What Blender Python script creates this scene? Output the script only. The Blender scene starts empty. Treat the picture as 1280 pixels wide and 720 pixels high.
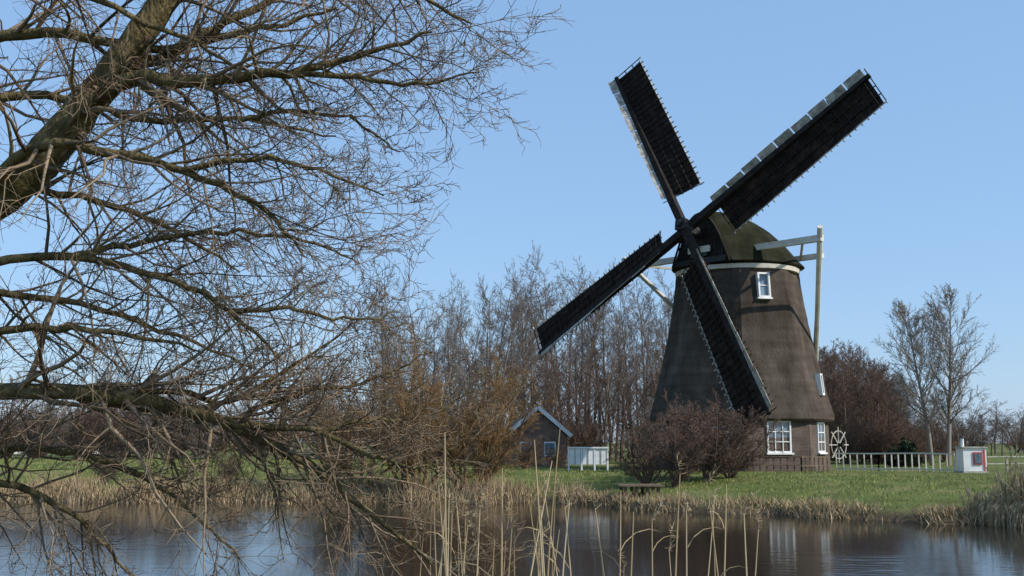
import bpy, math, random
from mathutils import Vector, Matrix, noise
random.seed(11)
V=Vector
sc=bpy.context.scene
F=1400.0; PITCH=math.atan(193/1400); CZ=1.5
sp,cp=math.sin(PITCH),math.cos(PITCH)

# ---------------------------------------------------------------- materials
def mat(name, cols, rough=0.8, island=False, nscale=3.0, detail=6, bump=0.0, bscale=None, stretch=(1,1,1), spec=0.3, metallic=0.0):
    m=bpy.data.materials.new(name); m.use_nodes=True
    nt=m.node_tree; N=nt.nodes; Lk=nt.links
    b=N['Principled BSDF']; b.inputs['Roughness'].default_value=rough
    b.inputs['Specular IOR Level'].default_value=spec
    b.inputs['Metallic'].default_value=metallic
    tc=N.new('ShaderNodeTexCoord'); mp=N.new('ShaderNodeMapping'); mp.inputs['Scale'].default_value=stretch
    Lk.new(tc.outputs['Object'],mp.inputs['Vector'])
    no=N.new('ShaderNodeTexNoise'); no.inputs['Scale'].default_value=nscale; no.inputs['Detail'].default_value=detail
    no.inputs['Roughness'].default_value=0.65
    Lk.new(mp.outputs[0],no.inputs['Vector'])
    r=N.new('ShaderNodeValToRGB'); e=r.color_ramp.elements
    n=len(cols); lo,hi=(0.0,1.0) if island else (0.3,0.7)
    while len(e)<n: e.new(0.5)
    for i,c in enumerate(cols):
        e[i].position=lo+(hi-lo)*i/max(1,n-1); e[i].color=(c[0],c[1],c[2],1)
    if island:
        g=N.new('ShaderNodeNewGeometry')
        mx=N.new('ShaderNodeMath'); mx.operation='ADD'
        m2=N.new('ShaderNodeMath'); m2.operation='MULTIPLY'; m2.inputs[1].default_value=0.5
        m3=N.new('ShaderNodeMath'); m3.operation='MULTIPLY'; m3.inputs[1].default_value=0.6
        Lk.new(g.outputs['Random Per Island'],m3.inputs[0]); Lk.new(no.outputs['Fac'],m2.inputs[0])
        Lk.new(m3.outputs[0],mx.inputs[0]); Lk.new(m2.outputs[0],mx.inputs[1])
        Lk.new(mx.outputs[0],r.inputs['Fac'])
    else: Lk.new(no.outputs['Fac'],r.inputs['Fac'])
    Lk.new(r.outputs['Color'],b.inputs['Base Color'])
    if bump:
        bn=N.new('ShaderNodeBump'); bn.inputs['Strength'].default_value=bump; bn.inputs['Distance'].default_value=0.05
        n2=N.new('ShaderNodeTexNoise'); n2.inputs['Scale'].default_value=bscale or nscale*3; n2.inputs['Detail'].default_value=8
        Lk.new(mp.outputs[0],n2.inputs['Vector']); Lk.new(n2.outputs['Fac'],bn.inputs['Height']); Lk.new(bn.outputs[0],b.inputs['Normal'])
    return m

def thatch_mat(name,cols):
    m=mat(name,cols,0.95,nscale=0.9,detail=10,bump=0.8,bscale=9,stretch=(1,1,0.45),spec=0.05)
    nt=m.node_tree;N=nt.nodes;Lk=nt.links
    b=N['Principled BSDF']; ramp=[n for n in N if n.type=='VALTORGB'][0]
    tc=[n for n in N if n.type=='TEX_COORD'][0]
    mp=N.new('ShaderNodeMapping'); mp.inputs['Scale'].default_value=(0.25,0.25,2.6)
    w=N.new('ShaderNodeTexNoise'); w.inputs['Scale'].default_value=1.3; w.inputs['Detail'].default_value=5
    Lk.new(tc.outputs['Object'],mp.inputs['Vector']); Lk.new(mp.outputs[0],w.inputs['Vector'])
    mr=N.new('ShaderNodeMapRange'); mr.inputs['From Min'].default_value=.35; mr.inputs['From Max'].default_value=.65
    mr.inputs['To Min'].default_value=.83; mr.inputs['To Max'].default_value=1.08
    Lk.new(w.outputs['Fac'],mr.inputs['Value'])
    mx=N.new('ShaderNodeMix'); mx.data_type='RGBA'; mx.blend_type='MULTIPLY'; mx.inputs['Factor'].default_value=1
    Lk.new(ramp.outputs['Color'],mx.inputs['A']); Lk.new(mr.outputs[0],mx.inputs['B'])
    Lk.new(mx.outputs['Result'],b.inputs['Base Color'])
    return m

def brick_mat(name,c1,c2,mortar,ang=0.0):
    m=bpy.data.materials.new(name); m.use_nodes=True
    nt=m.node_tree;N=nt.nodes;Lk=nt.links;b=N['Principled BSDF'];b.inputs['Roughness'].default_value=.9
    b.inputs['Specular IOR Level'].default_value=.2
    tc=N.new('ShaderNodeTexCoord'); s=N.new('ShaderNodeSeparateXYZ'); Lk.new(tc.outputs['Object'],s.inputs[0])
    ad=N.new('ShaderNodeMath'); ad.operation='ADD'; Lk.new(s.outputs['X'],ad.inputs[0]); Lk.new(s.outputs['Y'],ad.inputs[1])
    cb=N.new('ShaderNodeCombineXYZ'); Lk.new(ad.outputs[0],cb.inputs['X']); Lk.new(s.outputs['Z'],cb.inputs['Y'])
    br=N.new('ShaderNodeTexBrick'); br.inputs['Scale'].default_value=1.0; br.inputs['Brick Width'].default_value=.23
    br.inputs['Row Height'].default_value=.075; br.inputs['Mortar Size'].default_value=.009
    br.inputs['Color1'].default_value=(*c1,1);br.inputs['Color2'].default_value=(*c2,1);br.inputs['Mortar'].default_value=(*mortar,1)
    Lk.new(cb.outputs[0],br.inputs['Vector'])
    no=N.new('ShaderNodeTexNoise'); no.inputs['Scale'].default_value=1.7; no.inputs['Detail'].default_value=8
    Lk.new(tc.outputs['Object'],no.inputs['Vector'])
    mr=N.new('ShaderNodeMapRange'); mr.inputs['From Min'].default_value=.3; mr.inputs['From Max'].default_value=.7
    mr.inputs['To Min'].default_value=.55; mr.inputs['To Max'].default_value=1.15; Lk.new(no.outputs['Fac'],mr.inputs['Value'])
    mx=N.new('ShaderNodeMix'); mx.data_type='RGBA'; mx.blend_type='MULTIPLY'; mx.inputs['Factor'].default_value=1
    Lk.new(br.outputs['Color'],mx.inputs['A']); Lk.new(mr.outputs[0],mx.inputs['B']); Lk.new(mx.outputs['Result'],b.inputs['Base Color'])
    return m

M={}
M['thatch']=thatch_mat('weathered_thatch',[(.044,.034,.026),(.072,.058,.047),(.112,.094,.078)])
M['capthatch']=thatch_mat('mossy_thatch',[(.010,.012,.007),(.021,.022,.012),(.036,.035,.023)])
M['brick']=brick_mat('brown_brick',(.125,.083,.063),(.09,.064,.052),(.17,.155,.135))
M['redbrick']=brick_mat('red_brick',(.24,.13,.09),(.17,.1,.07),(.26,.22,.19))
M['cream']=mat('cream_paint',[(.45,.42,.34),(.62,.58,.49),(.7,.67,.6)],.6,nscale=2,bump=.1)
M['white']=mat('white_paint',[(.6,.6,.58),(.75,.75,.73),(.82,.82,.8)],.5,nscale=2)
M['greywood']=mat('grey_wood',[(.25,.24,.2),(.42,.4,.35),(.55,.53,.47)],.75,nscale=4,bump=.2)
M['brownwood']=mat('brown_wood',[(.08,.055,.035),(.14,.10,.065),(.2,.15,.1)],.8,nscale=4,bump=.2)
M['boards']=mat('sail_boards',[(.14,.125,.10),(.3,.28,.24),(.6,.57,.52)],.8,nscale=2.2,detail=8,bump=.2)
M['darkwood']=mat('dark_wood',[(.010,.008,.007),(.02,.016,.013),(.04,.03,.024)],.8,nscale=3,bump=.2,spec=.15)
M['cloth']=mat('tarred_sailcloth',[(.010,.008,.007),(.024,.016,.013),(.06,.038,.03)],.9,nscale=1.6,bump=.3,spec=.08)
M['iron']=mat('painted_iron',[(.01,.01,.011),(.03,.03,.03)],.5)
M['glass']=mat('window_glass',[(.06,.09,.12),(.2,.27,.33)],.08,nscale=1.2,spec=.8)
M['green']=mat('green_paint',[(.02,.05,.03),(.03,.075,.045)],.5)
M['tile']=mat('roof_tiles',[(.10,.065,.05),(.17,.115,.09),(.24,.17,.14)],.85,nscale=6,bump=.5)
M['red']=mat('red_paint',[(.4,.06,.05),(.5,.1,.08)],.5)
M['bark']=mat('mossy_bark',[(.055,.041,.023),(.13,.103,.048),(.24,.185,.095)],.95,nscale=9,bump=1.0,bscale=25,stretch=(1,1,.4),spec=.1)
M['twig']=mat('bare_twigs',[(.055,.037,.024),(.12,.084,.055),(.215,.16,.105),(.33,.265,.185)],.85,True,nscale=1.5,spec=.12)
M['willow']=mat('willow_twigs',[(.10,.06,.026),(.21,.128,.056),(.33,.22,.1)],.85,True,nscale=.6,spec=.15)
M['redtwig']=mat('reddish_twigs',[(.06,.040,.031),(.125,.084,.065),(.2,.142,.112)],.9,True,nscale=.5,spec=.1)
M['fartwig']=mat('distant_twigs',[(.085,.068,.058),(.15,.125,.107),(.22,.187,.16)],.9,True,nscale=.3,spec=.1)
M['poplar']=mat('pale_twigs',[(.12,.10,.085),(.21,.178,.15),(.31,.265,.225)],.9,True,nscale=.4,spec=.1)
M['reed']=mat('dry_reed',[(.17,.12,.06),(.36,.27,.15),(.52,.42,.26)],.75,True,nscale=2,spec=.2)
M['nearreed']=mat('dry_reed_stalk',[(.2,.14,.07),(.42,.32,.18),(.6,.49,.31)],.75,True,nscale=2,spec=.2)
M['sedge']=mat('dry_sedge',[(.15,.10,.055),(.34,.25,.145),(.5,.4,.25)],.9,True,nscale=.35,spec=.1)
M['grassb']=mat('grass_blades',[(.08,.085,.025),(.15,.18,.05),(.225,.255,.08),(.33,.3,.15)],.8,True,nscale=.35,spec=.1)
M['ever']=mat('evergreen',[(.006,.012,.005),(.014,.026,.010),(.03,.045,.018)],.8,True,nscale=2)

# ground
def ground_mat():
    m=bpy.data.materials.new('grass_ground'); m.use_nodes=True
    nt=m.node_tree;N=nt.nodes;Lk=nt.links;b=N['Principled BSDF'];b.inputs['Roughness'].default_value=.95;b.inputs['Specular IOR Level'].default_value=.1
    tc=N.new('ShaderNodeTexCoord')
    def noi(s,d=8):
        n=N.new('ShaderNodeTexNoise'); n.inputs['Scale'].default_value=s; n.inputs['Detail'].default_value=d; n.inputs['Roughness'].default_value=.7
        Lk.new(tc.outputs['Object'],n.inputs['Vector']); return n
    n1=noi(.35); r=N.new('ShaderNodeValToRGB'); e=r.color_ramp.elements
    e[0].position=.3; e[0].color=(.08,.096,.027,1); e[1].position=.68; e[1].color=(.24,.2,.1,1)
    x=e.new(.52); x.color=(.125,.152,.043,1)
    Lk.new(n1.outputs['Fac'],r.inputs['Fac'])
    n3=noi(6.); mr=N.new('ShaderNodeMapRange'); mr.inputs['From Min'].default_value=.3; mr.inputs['From Max'].default_value=.7
    mr.inputs['To Min'].default_value=.55; mr.inputs['To Max'].default_value=1.3; Lk.new(n3.outputs['Fac'],mr.inputs['Value'])
    mx=N.new('ShaderNodeMix'); mx.data_type='RGBA'; mx.blend_type='MULTIPLY'; mx.inputs['Factor'].default_value=1
    Lk.new(r.outputs['Color'],mx.inputs['A']); Lk.new(mr.outputs[0],mx.inputs['B'])
    s=N.new('ShaderNodeSeparateXYZ'); Lk.new(tc.outputs['Object'],s.inputs[0])
    a=N.new('ShaderNodeMath'); a.operation='MULTIPLY_ADD'; a.inputs[1].default_value=.25; Lk.new(n3.outputs['Fac'],a.inputs[0]); Lk.new(s.outputs['Z'],a.inputs[2])
    m2=N.new('ShaderNodeMapRange'); m2.inputs['From Min'].default_value=-.62; m2.inputs['From Max'].default_value=-.42; Lk.new(a.outputs[0],m2.inputs['Value'])
    m3=N.new('ShaderNodeMix'); m3.data_type='RGBA'; m3.inputs['A'].default_value=(.10,.075,.045,1)
    Lk.new(m2.outputs[0],m3.inputs['Factor']); Lk.new(mx.outputs['Result'],m3.inputs['B']); Lk.new(m3.outputs['Result'],b.inputs['Base Color'])
    bn=N.new('ShaderNodeBump'); bn.inputs['Strength'].default_value=.8; bn.inputs['Distance'].default_value=.08; Lk.new(n3.outputs['Fac'],bn.inputs['Height']); Lk.new(bn.outputs[0],b.inputs['Normal'])
    return m
def water_mat():
    m=bpy.data.materials.new('pond_water'); m.use_nodes=True
    nt=m.node_tree;N=nt.nodes;Lk=nt.links;b=N['Principled BSDF']
    b.inputs['Base Color'].default_value=(.016,.013,.010,1); b.inputs['Roughness'].default_value=.09; b.inputs['IOR'].default_value=1.33; b.inputs['Specular IOR Level'].default_value=.33
    tc=N.new('ShaderNodeTexCoord'); mp=N.new('ShaderNodeMapping'); mp.inputs['Scale'].default_value=(.55,1.5,1); Lk.new(tc.outputs['Object'],mp.inputs['Vector'])
    n=N.new('ShaderNodeTexNoise'); n.inputs['Scale'].default_value=2.2; n.inputs['Detail'].default_value=5; Lk.new(mp.outputs[0],n.inputs['Vector'])
    n2=N.new('ShaderNodeTexNoise'); n2.inputs['Scale'].default_value=.16; n2.inputs['Detail'].default_value=3; Lk.new(mp.outputs[0],n2.inputs['Vector'])
    mr=N.new('ShaderNodeMapRange'); mr.inputs['From Min'].default_value=.42; mr.inputs['From Max'].default_value=.66; mr.inputs['To Min'].default_value=.06; mr.inputs['To Max'].default_value=.42
    Lk.new(n2.outputs['Fac'],mr.inputs['Value'])
    bn=N.new('ShaderNodeBump'); bn.inputs['Distance'].default_value=.025; Lk.new(n.outputs['Fac'],bn.inputs['Height']); Lk.new(mr.outputs[0],bn.inputs['Strength'])
    Lk.new(bn.outputs[0],b.inputs['Normal'])
    return m
M['ground']=ground_mat(); M['water']=water_mat()

# ---------------------------------------------------------------- mesh builder
class MB:
    def __init__(s): s.v=[];s.f=[];s.m=[]
    def tube(s,pts,rad,sides=3,m=0,cap=False):
        n=len(pts); ov=pts[-1]-pts[0]
        ax=min(range(3),key=lambda i:abs(ov[i])); ref=V((0,0,0)); ref[ax]=1
        b0=len(s.v)
        for i in range(n):
            t=pts[min(i+1,n-1)]-pts[max(i-1,0)]
            a=t.cross(ref)
            if a.length<1e-9: a=V((1,0,0))
            a.normalize(); b=t.cross(a); b.normalize()
            for k in range(sides):
                g=2*math.pi*k/sides; q=pts[i]+(a*math.cos(g)+b*math.sin(g))*rad[i]; s.v.append((q.x,q.y,q.z))
        for i in range(n-1):
            for k in range(sides):
                k2=(k+1)%sides; o=b0+i*sides
                s.f.append((o+k,o+k2,o+sides+k2,o+sides+k)); s.m.append(m)
        if cap:
            s.f.append(tuple(b0+(n-1)*sides+k for k in range(sides))); s.m.append(m)
            s.f.append(tuple(b0+k for k in reversed(range(sides)))); s.m.append(m)
    def hexa(s,c,m=0):
        b=len(s.v); s.v+= [tuple(p) for p in c]
        for f in ((0,3,2,1),(4,5,6,7),(0,1,5,4),(1,2,6,5),(2,3,7,6),(3,0,4,7)):
            s.f.append(tuple(b+i for i in f)); s.m.append(m)
    def box(s,c,size,ax=None,m=0):
        ax=ax or (V((1,0,0)),V((0,1,0)),V((0,0,1)))
        c=V(c); x,y,z=[ax[i]*(size[i]/2) for i in range(3)]
        s.hexa([c-x-y-z,c+x-y-z,c+x+y-z,c-x+y-z,c-x-y+z,c+x-y+z,c+x+y+z,c-x+y+z],m)
    def beam(s,p,q,w,h=None,m=0,w2=None):
        p,q=V(p),V(q); h=h or w; d=(q-p).normalized(); ref=V((0,0,1)) if abs(d.z)<.9 else V((1,0,0))
        a=d.cross(ref).normalized(); b=a.cross(d).normalized(); k=(w2/w) if w2 else 1
        A,B=a*w/2,b*h/2
        s.hexa([p-A-B,p+A-B,p+A+B,p-A+B,q-(A+B)*k,q+(A-B)*k,q+(A+B)*k,q-(A-B)*k],m)
    def quad(s,a,b,c,d,m=0):
        o=len(s.v); s.v+=[tuple(a),tuple(b),tuple(c),tuple(d)]; s.f.append((o,o+1,o+2,o+3)); s.m.append(m)
    def tri(s,a,b,c,m=0):
        o=len(s.v); s.v+=[tuple(a),tuple(b),tuple(c)]; s.f.append((o,o+1,o+2)); s.m.append(m)
    def mesh(s,name,mats,smooth=False):
        me=bpy.data.meshes.new(name); me.from_pydata(s.v,[],s.f)
        for k in mats: me.materials.append(M[k])
        me.polygons.foreach_set('material_index',s.m)
        me.polygons.foreach_set('use_smooth',[smooth]*len(s.f)); me.update()
        return me
    def obj(s,name,mats,parent=None,smooth=False):
        o=bpy.data.objects.new(name,s.mesh(name,mats,smooth)); sc.collection.objects.link(o)
        if parent: o.parent=parent
        return o
def empty(name,loc=(0,0,0)):
    o=bpy.data.objects.new(name,None); sc.collection.objects.link(o); o.location=loc; return o
def inst(name,me,loc,rot=0,scale=1,parent=None,sx=1):
    o=bpy.data.objects.new(name,me); sc.collection.objects.link(o); o.location=loc; o.rotation_euler=(0,0,rot); o.scale=(scale*sx,scale*sx,scale)
    if parent: o.parent=parent
    return o
U=random.uniform
def gz(s=1.0): return V((random.gauss(0,s),random.gauss(0,s),random.gauss(0,s)))

# ---------------------------------------------------------------- terrain
FAR=[(-400,70),(-60,49),(-20,46),(1.5,45.5),(5.6,40),(10,36.5),(14.5,32.8),(30,27),(60,24),(400,24)]
NEAR=[(-400,12),(-14,12.5),(-5.5,10),(-2.5,5),(3,3.2),(400,3)]
def interp(T,x):
    if x<=T[0][0]: return T[0][1]
    for (a,b),(c,d) in zip(T,T[1:]):
        if x<=c:
            t=(x-a)/(c-a); return b+(d-b)*t
    return T[-1][1]
def shore(x): return interp(FAR,x)+.5*math.sin(x*.9)+.35*math.sin(x*2.3+1)
def H(x,y):
    d=max(y-shore(x), interp(NEAR,x)-y)
    if d<0: return max(-2.2,-1.05+d*.35)
    if d<.6: z=-1.05+.4*d/.6
    else:
        t=min(1,(d-.6)/13); t=t*t*(3-2*t)*.4+t*.6; z=-.65+.65*t
    if y>20:
        k=max(0,min(1,(2-x)/10)); z+=k*.45*min(1,d/9)
        z+= .06*noise.noise(V((x*.25,y*.25,0)))*min(1,d)
    else:
        if d>=.0: z=min(0,-1.05+1.05*min(1,d/2.0))
    return z
def rng(a,b,s):
    r=[];x=a
    while x<b-1e-6: r.append(x); x+=s
    return r
xs=rng(-400,-60,20)+rng(-60,-32,2)+rng(-32,34,.5)+rng(34,60,2)+rng(60,401,20)
ys=rng(-40,0,5)+rng(0,24,1)+rng(24,66,.45)+rng(66,110,3)+rng(110,300,20)+[300,400,600,900,1400,2200,3000]
mb=MB()
for y in ys:
    for x in xs: 
        xx=x if y<300 else x*(y/300)
        mb.v.append((xx,y,H(x,y) if y<300 else 0))
nx=len(xs)
for j in range(len(ys)-1):
    for i in range(nx-1):
        a=j*nx+i; mb.f.append((a,a+1,a+nx+1,a+nx)); mb.m.append(0)
mb.obj('ground',['ground'],smooth=True)
mb=MB(); mb.quad((-420,-5,-.9),(420,-5,-.9),(420,90,-.9),(-420,90,-.9)); mb.obj('pond_water',['water'])

# grass + shoreline sedge
def blade(mb,x,y,z,h,w,lean=.35,m=0):
    a=U(0,6.283); c,s=math.cos(a)*w,math.sin(a)*w
    mb.tri((x-c,y-s,z),(x+c,y+s,z),(x+random.gauss(0,lean)*h,y+random.gauss(0,lean)*h,z+h),m)
mb=MB()
for _ in range(34000):
    x=U(-34,34); y=shore(x)+1.2+abs(random.gauss(0,9))+U(0,8)
    if y>72 or (V((x-13.1,y-64)).length<5): continue
    if abs(x)/y>.52: continue
    cl=noise.noise(V((x*.5,y*.5,3)))
    if cl<-.35 and random.random()<.6: continue
    blade(mb,x,y,H(x,y)-.02,U(.04,.12)*(1.2+cl),U(.012,.03))
mb.obj('grass',['grassb'])
mb=MB()
for _ in range(32000):
    x=U(-30,28); s=shore(x)
    left=x<3
    y=s+ (random.gauss(.9,.9) if left else random.gauss(.75,.6))
    if y<s-.35: continue
    cl=.5+.5*noise.noise(V((x*.45,y*.4,9)))+.3*noise.noise(V((x*1.7,y,4)))
    if random.random()>(cl*1.5-.08 if left else cl*1.5-.3): continue
    h=U(.25,.88 if left else .42)*(.4+cl)
    blade(mb,x,y,max(H(x,y),-.95)-.03,h,U(.01,.028),.32 if left else .5)
mb.obj('shoreline_sedge',['sedge'])
mb=MB()
for _ in range(2600):
    x=U(13.9,19.5); y=shore(x)+random.gauss(.3,.8)
    d=max(0,1-abs(x-17)/4)
    h=U(.7,2.0)*(.55+.65*d)*(1 if x>14.7 else .5)
    p=V((x,y,max(H(x,y),-1.)-.05)); l=V((random.gauss(0,.1),random.gauss(0,.1),1))
    mb.tube([p,p+l*h*.55,p+l*h+V((random.gauss(0,.08),0,0))],[.012,.009,.004],3)
    if random.random()<.5: blade(mb,p.x,p.y,p.z+h*.4,h*.5,.015,.4)
    if random.random()<.4:
        q=p+l*h; mb.tube([q-V((0,0,.15)),q,q+V((.05,0,.12))],[.006,.028,.004],3)
mb.obj('reed_bed',['reed'])

# ---------------------------------------------------------------- windmill
MX,MY=13.0,64.0
C=V((MX,MY,0)); TH=.825; TAU=.182
f=V((-math.sin(TH),-math.cos(TH),0)); h=V((math.cos(TH),-math.sin(TH),0)); Z=V((0,0,1))
mill=empty('windmill')
corn=[math.radians(a) for a in (-9+45*i for i in range(8))]
def dirn(a): return V((math.sin(a),-math.cos(a),0))
def ring(R,z,rnd=.12):
    out=[]
    for a in corn:
        for da,k in ((-rnd,.985),(0,.995),(rnd,.985)):
            c=R*dirn(a)
            nxt=R*dirn(a+math.copysign(math.pi/4,da)) if da else c
            p=c+(nxt-c)*abs(da) if da else c*.985
            out.append(C+V((p.x,p.y,z)))
    return out
def loft(mb,rings,m=0,capb=False,capt=False):
    b=len(mb.v); n=len(rings[0])
    for r in rings: mb.v+=[tuple(p) for p in r]
    for j in range(len(rings)-1):
        for i in range(n):
            i2=(i+1)%n; mb.f.append((b+j*n+i,b+j*n+i2,b+(j+1)*n+i2,b+(j+1)*n+i)); mb.m.append(m)
    if capb: mb.f.append(tuple(b+i for i in reversed(range(n)))); mb.m.append(m)
    if capt: mb.f.append(tuple(b+(len(rings)-1)*n+i for i in range(n))); mb.m.append(m)
prof=[(4.75,2.72),(5.1,2.62),(5.22,2.75),(5.2,3.0),(4.98,3.8),(4.7,4.9),(4.38,6.2),(4.1,7.5),(3.85,8.8),(3.66,10.0),(3.55,11.0),(3.3,11.1)]
mb=MB(); 
rr=[]
for i in range(len(prof)-1):
    (a,b),(c,d)=prof[i],prof[i+1]; n=4 if d-b>.5 else 1
    for k in range(n): rr.append(ring(a+(c-a)*k/n+ (U(-.015,.015) if 2<i<10 else 0),b+(d-b)*k/n,.14))
rr.append(ring(*prof[-1],.14)); loft(mb,rr)
mb.obj('thatched_body',['thatch'],mill)
mb=MB(); loft(mb,[ring(4.92,-.2,.02),ring(4.92,.25,.02),ring(4.85,.26,.02),ring(4.8,2.75,.02)]); mb.obj('brick_base',['brick'],mill)
def circ(R,z,n=40): return [C+V((R*math.cos(2*math.pi*i/n),R*math.sin(2*math.pi*i/n),z)) for i in range(n)]
mb=MB(); loft(mb,[circ(3.3,10.98),circ(3.5,10.99),circ(3.55,11.22),circ(3.4,11.24)],0)
loft(mb,[circ(3.4,11.24),circ(3.42,11.42)],1); mb.obj('curb_ring',['cream','darkwood'],mill)
def face_frame(k):
    a=(corn[k]+corn[(k+1)%8])/2 if k<7 else corn[7]+math.pi/8
    n=dirn(a); t=V((-n.y,n.x,0)); return n,t
def window(k,off,z0,z1,w,apo,cols=3,rows=2,lean=0.0,par=mill,name='window',depth=.12,sill=True):
    n,t=face_frame(k); up=(Z-n*lean).normalized(); nn=(n+Z*lean).normalized()
    ax=(t,nn,up); zc=(z0+z1)/2; hh=z1-z0
    c=C+n*apo+t*off+Z*zc
    mb=MB()
    mb.box(c-nn*.10,(w,.16,hh),ax,1)
    fw=.09
    mb.box(c+t*(w/2),(fw,depth,hh+fw),ax,0); mb.box(c-t*(w/2),(fw,depth,hh+fw),ax,0)
    mb.box(c+up*(hh/2),(w-fw,depth,fw),ax,0); mb.box(c-up*(hh/2),(w-fw,depth,fw),ax,0)
    for i in range(1,cols): mb.box(c+t*(w*(i/cols-.5)),(.045,.07,hh-fw),ax,0)
    for i in range(1,rows): mb.box(c+up*(hh*(i/rows-.5))+nn*.003,(w-fw,.066,.05),ax,0)
    if sill: mb.box(c-up*(hh/2+.09)+nn*.05,(w+.25,.22,.08),ax,0)
    mb.obj(name,['white','glass'],par)
ap=math.cos(math.pi/8)
window(0,.05,1.0,2.6,1.3,4.82*ap+.02,3,3)
window(1,.1,1.0,2.55,1.2,4.82*ap+.02,2,3)
window(7,.3,.95,2.3,1.2,4.82*ap+.02,2,3)
def rad(z):
    for (a,b),(c,d) in zip(prof[2:],prof[3:]):
        if b<=z<=d: return a+(c-a)*(z-b)/(d-b)
    return 3.7
window(0,-.1,9.35,10.65,.62,rad(9.9)*ap+.10,1,2,.10,name='upper_window',depth=.3)
window(1,.2,4.1,5.2,.34,rad(4.6)*ap+.10,1,2,.10,name='side_window',depth=.3,sill=False)
window(7,.2,8.1,8.7,.5,rad(8.4)*ap+.08,1,1,.10,name='small_window',depth=.25)

# cap
def cpt(a,l,z): return C+f*a+h*l+Z*z
mb=MB(); secs=[(3.3,1.95,2.85),(2.7,2.5,3.1),(1.9,3.0,3.2),(.8,3.4,3.18),(0,3.55,3.06),(-.8,3.5,2.86),(-1.6,3.3,2.52),(-2.3,2.9,2.1),(-2.9,2.35,1.6),(-3.35,1.6,1.05),(-3.62,.85,.55),(-3.72,.25,.2)]
NS=25; b0=0
for a,w,hh in secs:
    for i in range(NS):
        s=math.sin((i/(NS-1)-.5)*math.pi)
        zz=11.34+hh*(1-abs(s)**1.9)
        flare=.14*max(0,1-(zz-11.34)/.5)
        mb.v.append(tuple(cpt(a,s*(w+flare),zz+.04*noise.noise(V((a,s*3,zz))))))
for j in range(len(secs)-1):
    for i in range(NS-1):
        o=j*NS+i; mb.f.append((o,o+1,o+NS+1,o+NS)); mb.m.append(0)
    o=j*NS; mb.f.append((o,o+NS,o+2*NS-1,o+NS-1)); mb.m.append(0)
mb.f.append(tuple(range((len(secs)-1)*NS,len(secs)*NS))); mb.m.append(0)
mb.obj('cap',['capthatch'],mill,True)
mb=MB()
pts=[]
for i in range(NS):
    s=math.sin((i/(NS-1)-.5)*math.pi); pts.append((s*1.95,11.3+2.9*(1-abs(s)**1.9)))
o=len(mb.v); mb.v+=[tuple(cpt(3.32,a*1.0,b)) for a,b in pts]; mb.f.append(tuple(range(o,o+NS))); mb.m.append(0)
for i in range(NS-1):
    p,q=pts[i],pts[i+1]
    if (p[0]-q[0])**2+(p[1]-q[1])**2>1e-4: mb.beam(cpt(3.4,p[0]*1.02,p[1]+.02),cpt(3.4,q[0]*1.02,q[1]+.02),.14,.1,0)
for x in (-1.5,-1,-.5,.5,1,1.5): mb.box(cpt(3.36,x,12.1),(.05,.05,1.3),(h,f,Z),2)
mb.box(cpt(3.5,0,12.15),(1.5,.08,.35),(h,f,Z),1); mb.box(cpt(3.51,0,11.86),(1.1,.08,.2),(h,f,Z),3)
mb.box(cpt(3.4,0,11.5),(3.6,.3,.3),(h,f,Z),2)
mb.obj('cap_front',['darkwood','cream','iron','green'],mill)
mb=MB(); mb.tube([cpt(-1.6,0,13.6),cpt(-1.6,0,15.4)],[.035,.018],5,0,True); mb.obj('lightning_rod',['white'],mill)

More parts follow.
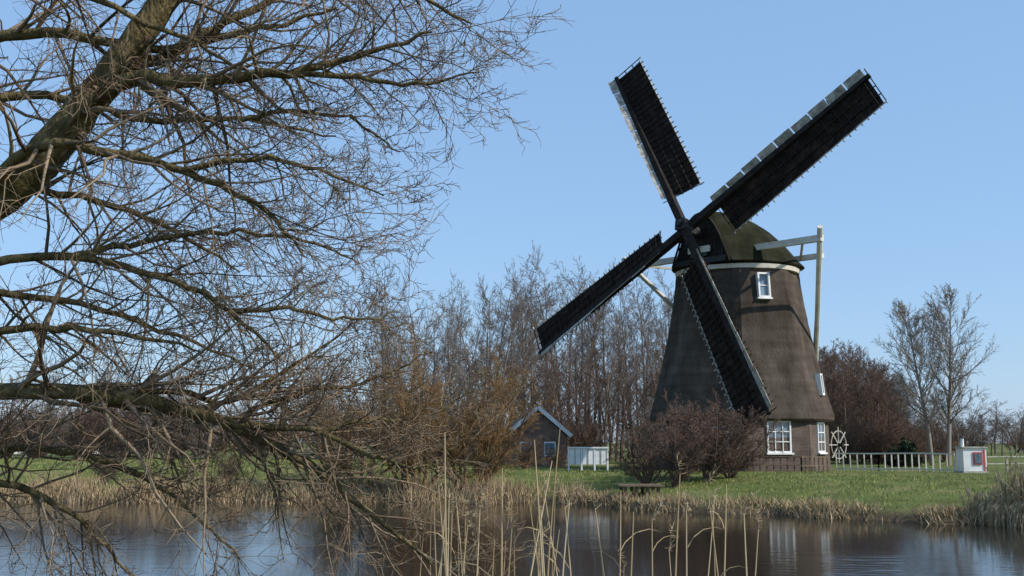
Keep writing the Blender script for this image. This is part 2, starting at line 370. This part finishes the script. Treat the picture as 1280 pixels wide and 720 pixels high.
# rotor
nrm=(f*math.cos(TAU)+Z*math.sin(TAU)).normalized(); eu=(Z*math.cos(TAU)-f*math.sin(TAU)).normalized(); eh=h
HUB=C+f*4.6+Z*13.31
mb=MB()
mb.tube([HUB-nrm*3.2,HUB-nrm*.6],[.32,.3],12,0,True)
mb.box(HUB-nrm*.0,(.62,.62,1.15),(eh,eu,nrm),0)
mb.box(HUB+nrm*.68,(.3,.3,.2),(eh,eu,nrm),0)
mb.obj('windshaft',['iron'],mill)
RT=12.5; A0=.549
for bi in range(4):
    al=A0+bi*math.pi/2
    a=eh*math.cos(al)+eu*math.sin(al); Ld=-eh*math.sin(al)+eu*math.cos(al)
    off=.22 if bi%2 else -.22
    def P(r,l,k=0.0,extra=0.0):
        be=math.radians(22-18*(max(0,r-2)/10.5))+extra
        return HUB+a*r+Ld*(l*math.cos(be))+nrm*(l*math.sin(be)+k+off)
    mb=MB()
    rs=[0,2,5,8,RT]
    ws=[.2,.2,.17,.14,.10]
    for i in range(4):
        c=[]
        for r,w in ((rs[i],ws[i]),(rs[i+1],ws[i+1])):
            c.append([HUB+a*r+nrm*off+Ld*x*w+nrm*y*w for x,y in ((-1,-1),(1,-1),(1,1),(-1,1))])
        mb.hexa(c[0]+c[1],1)
    R0=2.0
    nb=26
    for i in range(nb+1):
        r=R0+.05+(RT-.1-R0)*i/nb; j=U(-.05,.05)
        for l0,l1 in ((-1.98+j,-.12),(.12,.52)):
            p,q=P(r,l0,.0),P(r,l1,.0); mb.beam(p,q,.05,.04,1)
        mb.beam(P(r,-2.0+j,.01),P(r,-1.84,.01),.07,.06,2)
    for l in (-1.82,-1.25,-.68):
        n=10
        for i in range(n):
            r0=R0+(RT-.05-R0)*i/n; r1=R0+(RT-.05-R0)*(i+1)/n
            mb.beam(P(r0,l,-.03),P(r1,l,-.03),.06,.04,2 if l<-1.8 else 1)
    NR,NL=26,6; o=len(mb.v)
    for i in range(NR+1):
        r=R0+.15+(RT-.35-R0)*i/NR
        for j in range(NL+1):
            l=-1.8+1.7*j/NL; mb.v.append(tuple(P(r,l,-.055-.08*math.sin(math.pi*j/NL)*(.6+.5*noise.noise(V((r*1.3,l*2,bi)))))))
    for i in range(NR):
        for j in range(NL):
            q=o+i*(NL+1)+j; mb.f.append((q,q+1,q+NL+2,q+NL+1)); mb.m.append(0)
    npn=9
    for i in range(npn):
        r0=R0+.1+(RT-.25-R0)*i/npn+.04; r1=R0+.1+(RT-.25-R0)*(i+1)/npn-.04
        ex=math.radians(21+U(-4,4)); wd=.54+U(-.06,.04)
        A=[P(r0,.12,.07),P(r1,.12,.07),P(r1,wd,.07,ex),P(r0,wd,.07,ex)]
        mb.hexa([p-nrm*.02 for p in A]+[p+nrm*.02 for p in A],3)
    mb.obj('sail',['cloth','darkwood','boards','boards'],mill)

# tail
mb=MB()
LS=(1.7,12.15,6.7); SS=(-2.2,11.95,4.3); tb=(-8.6,1.1)
mb.beam(cpt(LS[0],-LS[2],LS[1]),cpt(LS[0],LS[2],LS[1]),.3,.34,0)
mb.beam(cpt(SS[0],-SS[2],SS[1]),cpt(SS[0],SS[2],SS[1]),.26,.3,0)
mb.tube([cpt(-2.8,0,12.2),cpt(tb[0],0,tb[1])],[.19,.15],8,0,True)
for sgn in (-1,1):
    p=cpt(LS[0]-.0,sgn*(LS[2]-.15),LS[1]); q=cpt(tb[0]+1.6,sgn*.25,tb[1]+.9); d=(p-q).normalized()
    mb.tube([p+d*.75,q],[.15,.12],8,0,True)
    p=cpt(SS[0],sgn*(SS[2]-.15),SS[1]); q=cpt(tb[0]+1.8,sgn*.25,tb[1]+2.4); d=(p-q).normalized()
    mb.tube([p+d*.4,q],[.12,.1],8,0,True)
    mb.beam(cpt(LS[0],sgn*(LS[2]-1.2),LS[1]-.1),cpt(LS[0]-3.2,sgn*3.3,LS[1]-.35),.12,.14,0)
mb.obj('tail_frame',['cream'],mill)
mb=MB(); wc=cpt(tb[0]-.1,.9,1.35)
rm=[wc+f*math.cos(t)*.85+Z*math.sin(t)*.85 for t in [2*math.pi*i/20 for i in range(21)]]
mb.tube(rm,[.035]*21,6,0)
for i in range(4):
    t=math.pi*i/4; d=f*math.cos(t)+Z*math.sin(t); mb.beam(wc-d*1.1,wc+d*1.1,.06,.06,0)
mb.beam(wc-h*.9,wc+h*.3,.22,.22,1); mb.beam(cpt(tb[0],0,1.3),cpt(tb[0]-.2,0,-.1),.25,.25,1)
mb.obj('winding_wheel',['greywood','darkwood'],mill)
mb=MB(); mb.box(C+dirn(corn[7]+math.pi/8)*4.5+V((0,0,1.05)),(1.1,.2,2.1),(face_frame(7)[1],face_frame(7)[0],Z),0); mb.obj('door',['green'],mill)

# ---------------------------------------------------------------- fences, huts
def railing(name,pts,hgt,step,key,rails=(1.0,.5),pw=.08,rw=.06,zoff=0):
    mb=MB()
    for (x0,y0),(x1,y1) in zip(pts,pts[1:]):
        L=math.hypot(x1-x0,y1-y0); n=max(1,round(L/step))
        for i in range(n+1):
            x=x0+(x1-x0)*i/n; y=y0+(y1-y0)*i/n; z=H(x,y)
            mb.box((x,y,z+hgt/2-.05),(pw,pw,hgt+.1))
            if i<n:
                X=x0+(x1-x0)*(i+1)/n; Y=y0+(y1-y0)*(i+1)/n; Z2=H(X,Y)
                for r in rails: mb.beam((x,y-pw/2-rw/2-.003,z+hgt*r),(X,Y-pw/2-rw/2-.003,Z2+hgt*r),rw,rw)
    return mb.obj(name,[key])
railing('white_railing',[(17.6,61.5),(19.5,60.3),(22.4,57.4)],.95,.36,'cream',(.97,.12),.06,.07)
railing('wooden_fence',[(11.2,57.6),(14.6,57.2),(16.2,58.2)],.8,.34,'brownwood',(.95,.4),.06,.06)
railing('wooden_fence',[(24.8,59.4),(33,60)],.8,1.2,'greywood',(.95,.5),.08,.05)
railing('bridge_railing',[(-14,72),(-5.5,72)],1.1,.55,'greywood',(.97,.5,.1),.06,.06)
railing('bridge_railing',[(-40,82),(-24,80)],1.0,1.0,'greywood',(.97,.5),.08,.06)

hut=empty('white_hut')
hx,hy=22.95,56.6; hz=H(hx,hy)
mb=MB(); mb.box((hx,hy,hz+.62),(1.15,.9,1.2),None,0); mb.box((hx,hy,hz+1.26),(1.3,1.05,.07),None,3); mb.box((hx,hy,hz+.03),(1.25,1.0,.14),None,3)
mb.box((hx+.12,hy-.47,hz+.72),(.44,.05,.62),None,1); mb.box((hx+.12,hy-.50,hz+.72),(.32,.03,.5),None,2)
mb.box((hx+.46,hy-.465,hz+.6),(.06,.05,1.1),None,1)
mb.obj('walls',['white','red','glass','greywood'],hut)
mb=MB(); mb.tube([V((hx-.42,hy,hz+1.2)),V((hx-.42,hy,hz+1.7))],[.09,.09],8,0,True); mb.tube([V((hx-.42,hy,hz+1.71)),V((hx-.42,hy,hz+1.8))],[.14,.05],8,1,True)
mb.obj('chimney',['white','iron'],hut)

def house(name,x,y,w,d,eave,ridge,rot,wall,roof='tile',wins=2):
    e=empty(name); z=H(x,y); R=Matrix.Rotation(rot,3,'Z')
    def T(a,b,c): return V((x,y,z))+R@V((a,b,c))
    mb=MB(); o=len(mb.v)
    for b in (-d/2,d/2):
        mb.v+=[tuple(T(-w/2,b,-.2)),tuple(T(w/2,b,-.2)),tuple(T(w/2,b,eave)),tuple(T(0,b,ridge)),tuple(T(-w/2,b,eave))]
    mb.f+=[(0,1,2,3,4),(9,8,7,6,5),(1,6,7,2),(0,4,9,5)]; mb.m+=[0]*4
    mb.obj('walls',[wall],e)
    mb=MB()
    for s in (-1,1):
        a=[T(0,-d/2-.25,ridge+.05),T(s*(w/2+.3),-d/2-.25,eave-.1),T(s*(w/2+.3),d/2+.25,eave-.1),T(0,d/2+.25,ridge+.05)]
        n=Z*.1; mb.hexa(a+[p+n for p in a],0)
        mb.beam(T(s*.03,-d/2-.29,ridge+.1),T(s*(w/2+.35),-d/2-.29,eave-.06),.06,.24,1)
    mb.obj('roof',[roof,'white'],e)
    mb=MB()
    for i in range(wins):
        cx=(i-(wins-1)/2)*w/(wins+.3)
        mb.box(T(cx,-d/2-.02,eave*.55),(.75,.08,.9),(R@V((1,0,0)),R@V((0,1,0)),Z),0); mb.box(T(cx,-d/2-.05,eave*.55),(.58,.05,.72),(R@V((1,0,0)),R@V((0,1,0)),Z),1)
    mb.obj('windows',['white','glass'],e)
    return e
house('brick_house',1.3,73,3.5,5.0,1.9,3.5,.12,'redbrick')
house('white_house',-47,108,3.2,4,2.2,3.3,.2,'white')
house('white_house',-39,104,1.3,2,1.6,2.2,-.1,'white',wins=1)
mb=MB()
gx,gy=4.1,61; g0=H(gx,gy)
for i in range(4): mb.box((gx-1.05+i*.7,gy,g0+.6),(.09,.09,1.3),None,0)
for i in range(3):
    mb.box((gx-.7+i*.7,gy,g0+.75),(.58,.04,.85),None,0)
    mb.box((gx-.7+i*.7,gy-.035,g0+.75),(.05,.03,.85),None,1)
mb.beam((gx-1.1,gy-.06,g0+1.22),(gx+1.1,gy-.06,g0+1.22),.06,.08,0)
mb.obj('white_gate',['white','greywood'])
mb=MB()  # low landing stage in the sedge
for i in range(8): mb.box((4.3+(i%4)*.42,43.2 if i<4 else 44.8,-.65),(.12,.12,1.0),None,0)
for i in range(11): mb.box((4.95,43.1+i*.16,-.14),(1.7,.14,.05),None,0)
mb.obj('landing_stage',['brownwood'])

# ---------------------------------------------------------------- vegetation generator
def grow(mb,p,d,L,r,lvl,c,m=0):
    n=c['seg'][lvl]; st=L/n; pts=[p]; rs=[r]; dd=d.copy(); dirs=[]
    for i in range(n):
        dd=dd+gz(c['wob'][lvl]); dd.z+=c['up'][lvl]; dd.normalize(); dirs.append(dd.copy())
        p=p+dd*st; pts.append(p); rs.append(max(r*(1-(i+1)/n*c['tap'][lvl]),c['rmin']*.6))
    mb.tube(pts,rs,c['sides'][lvl],c['mat'][lvl])
    if lvl+1>=len(c['seg']): return
    spawn(mb,pts,rs,dirs,L,lvl,c)
def spawn(mb,pts,rs,dirs,L,lvl,c,count=None,flat=1.0,t0=None):
    k=count if count is not None else c['n'][lvl]
    t0=c['t0'][lvl] if t0 is None else t0; n=len(dirs)
    for j in range(k):
        t=t0+(1-t0)*(j+U(0,1))/k; x=min(t*n,n-.001); i=int(x); fr=x-i
        q=pts[i].lerp(pts[i+1],fr); rr=rs[i]+(rs[i+1]-rs[i])*fr; dv=dirs[i]
        ang=math.radians(U(*c['ang'][lvl])); side=gz(); side.y*=flat; side=side-dv*side.dot(dv)
        if side.length<1e-6: continue
        side.normalize(); nd=(dv*math.cos(ang)+side*math.sin(ang)).normalized()
        ln=L*c['ratio'][lvl]*U(.6,1.25)*(1-c['fall'][lvl]*t)
        if lvl==0 and c.get('dome'): ln=L*c['ratio'][0]*U(.75,1.1)*math.sin(math.pi*min(1,.28+.62*(t-t0)/(1-t0)))
        grow(mb,q,nd,ln,max(rr*c['rr'][lvl],c['rmin']),lvl+1,c)
def tree_mesh(name,c,H0,r0,key,nst=1,spread=0):
    mb=MB()
    for s in range(nst):
        a=U(0,6.283); p=V((math.cos(a),math.sin(a),0))*spread*.12*U(0,1); d=V((math.cos(a)*spread*U(.3,1),math.sin(a)*spread*U(.3,1),1)).normalized()
        if nst==1: p=V((0,0,-.2)); d=V((U(-.04,.04),U(-.04,.04),1))
        grow(mb,p-Z*.1,d,H0*U(.85,1.05) if nst>1 else H0,r0,0,c)
    return mb.mesh(name,key,True)
base=dict(seg=[8,4,3,2],wob=[.05,.12,.16,.2],up=[.03,.06,.05,.03],tap=[.88,.85,.8,.7],sides=[6,4,3,3],mat=[0,0,0,0],rmin=.013,
          n=[28,8,7],t0=[.25,.2,.15],ang=[(30,60),(25,60),(20,60)],ratio=[.34,.42,.48],fall=[.5,.4,.3],rr=[.4,.5,.6])
far_me=[tree_mesh('bare_tree',dict(base),U(11,13),.17,['fartwig']) for _ in range(4)]
redc=dict(base,n=[30,8,7],t0=[.15,.2,.15],up=[.03,.10,.08,.06]); red_me=[tree_mesh('bare_tree',redc,9,.14,['redtwig']) for _ in range(3)]
shc=dict(base,seg=[6,3,3,2],n=[12,7,6],t0=[.1,.15,.1],ratio=[.4,.45,.5],up=[.02,.08,.06,.05],wob=[.1,.14,.18,.2],rmin=.011)
sh_me=[tree_mesh('shrub',shc,3.4,.05,['redtwig'],12,.9) for _ in range(3)]
shf_me=[tree_mesh('shrub',shc,4.0,.06,['fartwig'],12,.8) for _ in range(2)]

def at(u,depth):  # bearing -> world x at a given depth
    return (u-640)/F*depth
wood=empty('background_woodland')
def place(me,u,Y,s,par=wood,sx=1,dz=0):
    x=at(u,Y); inst('tree',me,(x,Y,H(x,min(Y,290))-dz),U(0,6.28),s,par,sx)
for i in range(58):
    u=470+390*(i+U(0,1))/58; Y=U(80,115); top=14.5 if 600<u<850 else 12.3
    s=top/12*U(.72,1.06)*Y/92
    place(random.choice(far_me),u,Y,s,sx=.78)
for i in range(24):
    place(random.choice(red_me),600+255*(i+U(0,1))/24,U(78,92),U(.6,.95),sx=.95)
for i in range(40):
    u=U(-30,500); Y=U(92,135); place(random.choice(far_me+red_me[:1]),u,Y,U(.6,.85)*Y/115,sx=.85)
for i in range(60):
    u=U(-40,860); Y=U(80,105) if 600<u<760 else U(70,100); place(random.choice(sh_me+shf_me),u,Y,U(.7,1.15))
for i in range(40):
    u=1020+98*(i+U(0,1))/40; Y=U(80,110); k=1-.3*max(0,(u-1065)/50); place(random.choice(red_me),u,Y,U(.9,1.1)*k*Y/97,sx=1.15)
for i in range(34):
    u=U(1090,1300); Y=U(120,165); place(random.choice(far_me+red_me),u,Y,U(.38,.52)*Y/150*(1.8 if u<1160 else 1.15),sx=1.6)
for i in range(50):
    u=U(-60,1330); Y=U(140,190); place(random.choice(sh_me+shf_me),u,Y,U(1.0,1.5),sx=1.4)
for i in range(24):
    u=U(1020,1180); Y=U(78,95); place(random.choice(sh_me),u,Y,U(.6,.95))

# tall pale tree right: two stems sharing one rounded crown
st_=random.getstate(); random.seed(5)
pop=MB()
pc=dict(seg=[9,6,4,3],wob=[.02,.07,.12,.16],up=[.01,.10,.06,.04],tap=[.92,.88,.8,.7],sides=[6,4,3,3],mat=[0,0,0,0],rmin=.013,dome=True,
        n=[44,13,9],t0=[.22,.15,.12],ang=[(32,60),(22,50),(20,55)],ratio=[.30,.40,.42],fall=[.6,.35,.3],rr=[.42,.5,.6])
for dx,dl,L,r in ((-.9,-.06,10.6,.17),(.9,.05,11.3,.19)):
    grow(pop,V((dx*.6,0,-.2)),V((dl,U(-.03,.03),1)).normalized(),L,r,0,pc)
po=pop.obj('poplar_tree',['poplar'],None,True); po.location=(at(1169,75),75,0)
random.setstate(st_)

# evergreen shrub
mb=MB()
for _ in range(3600):
    d=gz().normalized()*U(.35,1)**.5; p=V((d.x*1.0,d.y*.9,abs(d.z)*1.35*(1+.25*math.sin(d.x*5))+.1)); n=gz(.12)
    mb.tri(p,p+n,p+gz(.12))
o=mb.obj('evergreen_shrub',['ever']); o.location=(at(1124,70),70,0)

# willow thicket on the left bank
wc_=dict(seg=[8,5,4,3],wob=[.10,.13,.16,.2],up=[.02,.05,.03,.03],tap=[.85,.85,.8,.7],sides=[5,4,3,3],mat=[0,0,0,0],rmin=.009,
        n=[14,9,7],t0=[.12,.12,.1],ang=[(22,60),(20,55),(20,55)],ratio=[.42,.42,.45],fall=[.45,.35,.3],rr=[.42,.5,.6])
for (x,y,H0,ns,sprd) in ((-4.0,46.8,6.4,12,.85),(-1.7,47.2,5.2,11,.8),(-6.6,47.6,4.6,8,.9)):
    mb=MB()
    for s in range(ns):
        a=2*math.pi*(s+U(0,.8))/ns; k=sprd*U(.2,1.1)
        grow(mb,V((math.cos(a)*.3,math.sin(a)*.3,-.2)),V((math.cos(a)*k,math.sin(a)*k*.6,1)).normalized(),H0*U(.7,1.05),.08,0,wc_)
    o=mb.obj('willow_shrub',['willow'],None,True); o.location=(x,y,H(x,y))
for (x,y,s) in ((6.6,46.5,.85),(8.3,48.5,1.0),(5.6,47.0,.8),(9.6,50,.9),(7.4,50,1.0)):
    inst('hawthorn_bush',random.choice(sh_me),(x,y,H(x,y)),U(0,6),s,None)
for (x,y,s) in ((-1.0,50,.4),(-8,52,.5),(-18,50,.5),(-12.5,49,.4),(.6,60,.55),(2.4,63,.42)):
    inst('bare_shrub',random.choice(sh_me),(x,y,H(x,y)),U(0,6),s,None)

# ---------------------------------------------------------------- near tree leaning in from the left bank
def sight(u,v,t):
    x=(u-640)/F; y=(360-v)/F
    return V((x*t, t*(cp-y*sp), CZ+t*(sp+y*cp)))
def smooth(P,R,n=5,jit=.0):
    o=[];r=[]
    for i in range(len(P)-1):
        p0=P[max(i-1,0)];p1=P[i];p2=P[i+1];p3=P[min(i+2,len(P)-1)]
        for k in range(n):
            t=k/n; q=.5*((2*p1)+(p2-p0)*t+(2*p0-5*p1+4*p2-p3)*t*t+(3*p1-p0-3*p2+p3)*t**3)
            o.append(q+gz(jit)); r.append(R[i]+(R[i+1]-R[i])*t)
    o.append(P[-1]); r.append(R[-1]); return o,r
nc=dict(seg=[7,5,5,3],wob=[.13,.17,.2,.22],up=[.0,.0,.02,.02],tap=[.85,.85,.8,.6],sides=[6,5,4,3],mat=[0,1,1,1],rmin=.003,
        n=[9,6,5],t0=[.05,.12,.1],ang=[(25,65),(25,60),(22,60)],ratio=[.42,.5,.5],fall=[.3,.3,.25],rr=[.42,.5,.6])
tree=MB()
BASE=V((-8.2,8.6,-.4))
trunk=[BASE,V((-7.9,8.7,.6)),V((-7.2,8.8,1.6)),sight(-220,410,9.2),sight(-40,275,9.1),sight(60,190,9.0),sight(130,105,9.0),sight(205,5,9.0),sight(290,-110,9.1),sight(350,-260,9.3)]
tr=[.34,.27,.24,.215,.18,.155,.13,.11,.08,.04]
P,R=smooth(trunk,tr,6,.012); tree.tube(P,R,12,0)
limbs=[ # points (u,v,t), start radius, end radius, children
 ([(-330,480,9.1),(-150,488,8.9),(0,490,8.7),(120,492,8.6),(240,515,8.6),(330,552,8.5),(420,605,8.4),(540,705,8.3)],.075,.012,40),
 ([(240,515,8.6),(310,530,8.5),(400,540,8.4),(480,575,8.3),(560,590,8.2)],.03,.006,22),
 ([(120,492,8.6),(200,488,8.8),(290,500,9.0),(370,455,9.2),(450,400,9.3)],.028,.005,24),
 ([(300,520,8.8),(380,490,8.9),(450,480,9),(540,440,9)],.018,.005,18),
 ([(400,540,8.4),(460,525,8.5),(530,520,8.6),(590,490,8.7)],.014,.004,14),
 ([(60,190,9.),(150,105,8.8),(240,100,8.7),(340,92,8.6),(440,72,8.6),(540,40,8.5)],.06,.009,32),
 ([(340,92,8.6),(430,95,8.5),(520,105,8.4),(600,90,8.4)],.022,.005,18),
 ([(-60,60,9.5),(60,40,9.3),(180,60,9.1),(300,40,9),(420,10,9)],.045,.01,22),
 ([(-40,275,9.1),(40,185,8.6),(130,190,8.4),(230,212,8.3),(330,262,8.3),(380,320,8.2)],.045,.007,26),
 ([(230,212,8.3),(320,200,8.2),(400,215,8.2),(480,245,8.2)],.02,.005,18),
 ([(300,150,8.6),(370,140,8.6),(440,150,8.6),(500,190,8.6)],.016,.005,12),
 ([(-180,400,9.2),(-40,335,9.),(90,322,8.9),(190,342,8.8),(290,390,8.7),(350,450,8.7)],.04,.007,26),
 ([(90,322,8.9),(180,300,9.),(280,290,9.1),(380,300,9.1),(450,330,9.1)],.024,.005,20),
 ([(290,390,8.7),(360,385,8.7),(430,400,8.8),(500,390,8.9)],.016,.005,14),
 ([(130,105,9.),(220,60,9.2),(300,20,9.3),(400,-30,9.4),(500,-50,9.4)],.045,.01,20),
 ([(205,5,9.),(300,-40,8.9),(420,-40,8.8),(520,-10,8.7),(590,30,8.7)],.04,.007,24),
 ([(-250,560,9.),(-80,590,8.8),(40,615,8.7),(110,660,8.6),(170,730,8.5)],.035,.008,24),
 ([(-100,590,8.8),(30,560,8.9),(140,580,9),(230,630,9),(300,700,9)],.03,.006,26),
 ([(-150,330,9.4),(0,240,9.6),(120,250,9.8),(220,290,9.9),(300,340,9.9)],.04,.007,24),
 ([(-60,130,9.6),(60,120,9.8),(180,150,9.9),(300,150,9.9),(420,170,9.8)],.04,.007,24),
 ([(-30,420,8.6),(70,410,8.5),(170,420,8.5),(250,440,8.5)],.03,.006,20),
 ([(-30,360,9.6),(100,380,9.7),(220,420,9.8),(320,460,9.8)],.03,.006,20),
 ([(-60,0,9.0),(60,-20,8.9),(160,20,8.8),(260,60,8.7),(340,130,8.7)],.03,.006,18),
]
for pts,r0,r1,cnt in limbs:
    W=[sight(*p) for p in pts]; n=len(W)
    RR=[r0*(1-i/(n-1))**.8+r1 for i in range(n)]
    P,R=smooth(W,RR,5,.012)
    tree.tube(P,R,7,0)
    dirs=[(P[i+1]-P[i]).normalized() for i in range(len(P)-1)]
    L=sum((P[i+1]-P[i]).length for i in range(len(P)-1))
    spawn(tree,P,R,dirs,min(3.6,L*.75+.6),0,nc,int(cnt*1.15),.75, .3 if pts[0][0]<-100 else .05)
tree.obj('leaning_bare_tree',['bark','twig'],None,True)

# ---------------------------------------------------------------- reeds close to the camera
mb=MB()
def reed(u,vtop,t,k=1.0):
    top=sight(u,vtop,t); lx=random.gauss(0,.06); ly=random.gauss(0,.05); hh=top.z+.95
    b=V((top.x-lx*hh,top.y-ly*hh,-.98)); mid=b.lerp(top,.6)+V((random.gauss(0,.03),0,0))
    P,R=smooth([b,mid,top],[.0068*k,.0055*k,.0026*k],5); mb.tube(P,R,5,0)
    for _k in range(random.randint(0,2)):
        q=b.lerp(top,U(.35,.9)); a=U(0,6.28); d=V((math.cos(a),math.sin(a)*.6,1.6)).normalized(); pr=q; l=U(.2,.5)
        for s in range(4):
            nx=pr+d*l/4; d.z-=.45; d.normalize(); w0=.007*(1-s/4); w1=.007*(1-(s+1)/4)
            mb.quad(pr-Z*w0,nx-Z*w1,nx+Z*w1,pr+Z*w0,0); pr=nx
    if random.random()<.55:
        d=V((U(-.5,.7),0,1)).normalized(); pr=top
        for s in range(26):
            o=pr+d*U(-.02,.14); e=o+V((random.gauss(.015,.02),random.gauss(0,.02),U(-.01,.05))); mb.tube([o,e],[.0022,.0009],3,0)
for u,v in ((556,545),(548,600),(565,640),(668,548),(700,535),(690,580),(660,610),(628,590),(676,640),(712,620),(640,660),(776,618),(792,640),(815,655),(850,590),(858,640),(884,610),(908,600),(930,640),(948,660),(744,640),(600,640),(618,670)):
    reed(u,v+U(-6,6),U(7.0,8.4),1.3)
for _ in range(24):
    u=random.choice([random.gauss(690,40),random.gauss(860,50),random.gauss(560,25)]); reed(u,U(610,710),U(6.8,9.5))
mb.obj('reeds',['nearreed'],None,False)

# ---------------------------------------------------------------- light, sky, camera
S=V((.88,-.36,.70)).normalized(); el=math.asin(S.z); az=math.atan2(S.x,S.y)
w=bpy.data.worlds.new('World'); sc.world=w; w.use_nodes=True; N=w.node_tree.nodes; LL=w.node_tree.links
sky=N.new('ShaderNodeTexSky'); sky.sky_type='NISHITA'
sky.sun_disc=False; sky.sun_elevation=el; sky.sun_rotation=az; sky.air_density=1.1; sky.dust_density=.4; sky.ozone_density=3.0; sky.altitude=0
mx=N.new('ShaderNodeMix'); mx.data_type='RGBA'; mx.inputs['Factor'].default_value=.6; mx.inputs['B'].default_value=(2.35,4.05,6.7,1)
LL.new(sky.outputs[0],mx.inputs['A']); LL.new(mx.outputs['Result'],N['Background'].inputs['Color']); N['Background'].inputs['Strength'].default_value=.143
sl=bpy.data.lights.new('sun','SUN'); sl.energy=4.8; sl.angle=math.radians(.8); sl.color=(1,.93,.83)
so=bpy.data.objects.new('sun',sl); sc.collection.objects.link(so); so.rotation_euler=(-S).to_track_quat('-Z','Y').to_euler()
cam=bpy.data.cameras.new('camera'); cam.sensor_width=36; cam.lens=36*F/1280; cam.clip_end=6000; cam.clip_start=.1
co=bpy.data.objects.new('camera',cam); sc.collection.objects.link(co); co.location=(0,0,CZ); co.rotation_euler=(math.pi/2+PITCH,0,0)
sc.camera=co
sc.view_settings.view_transform='Standard'; sc.view_settings.look='None'; sc.view_settings.exposure=0
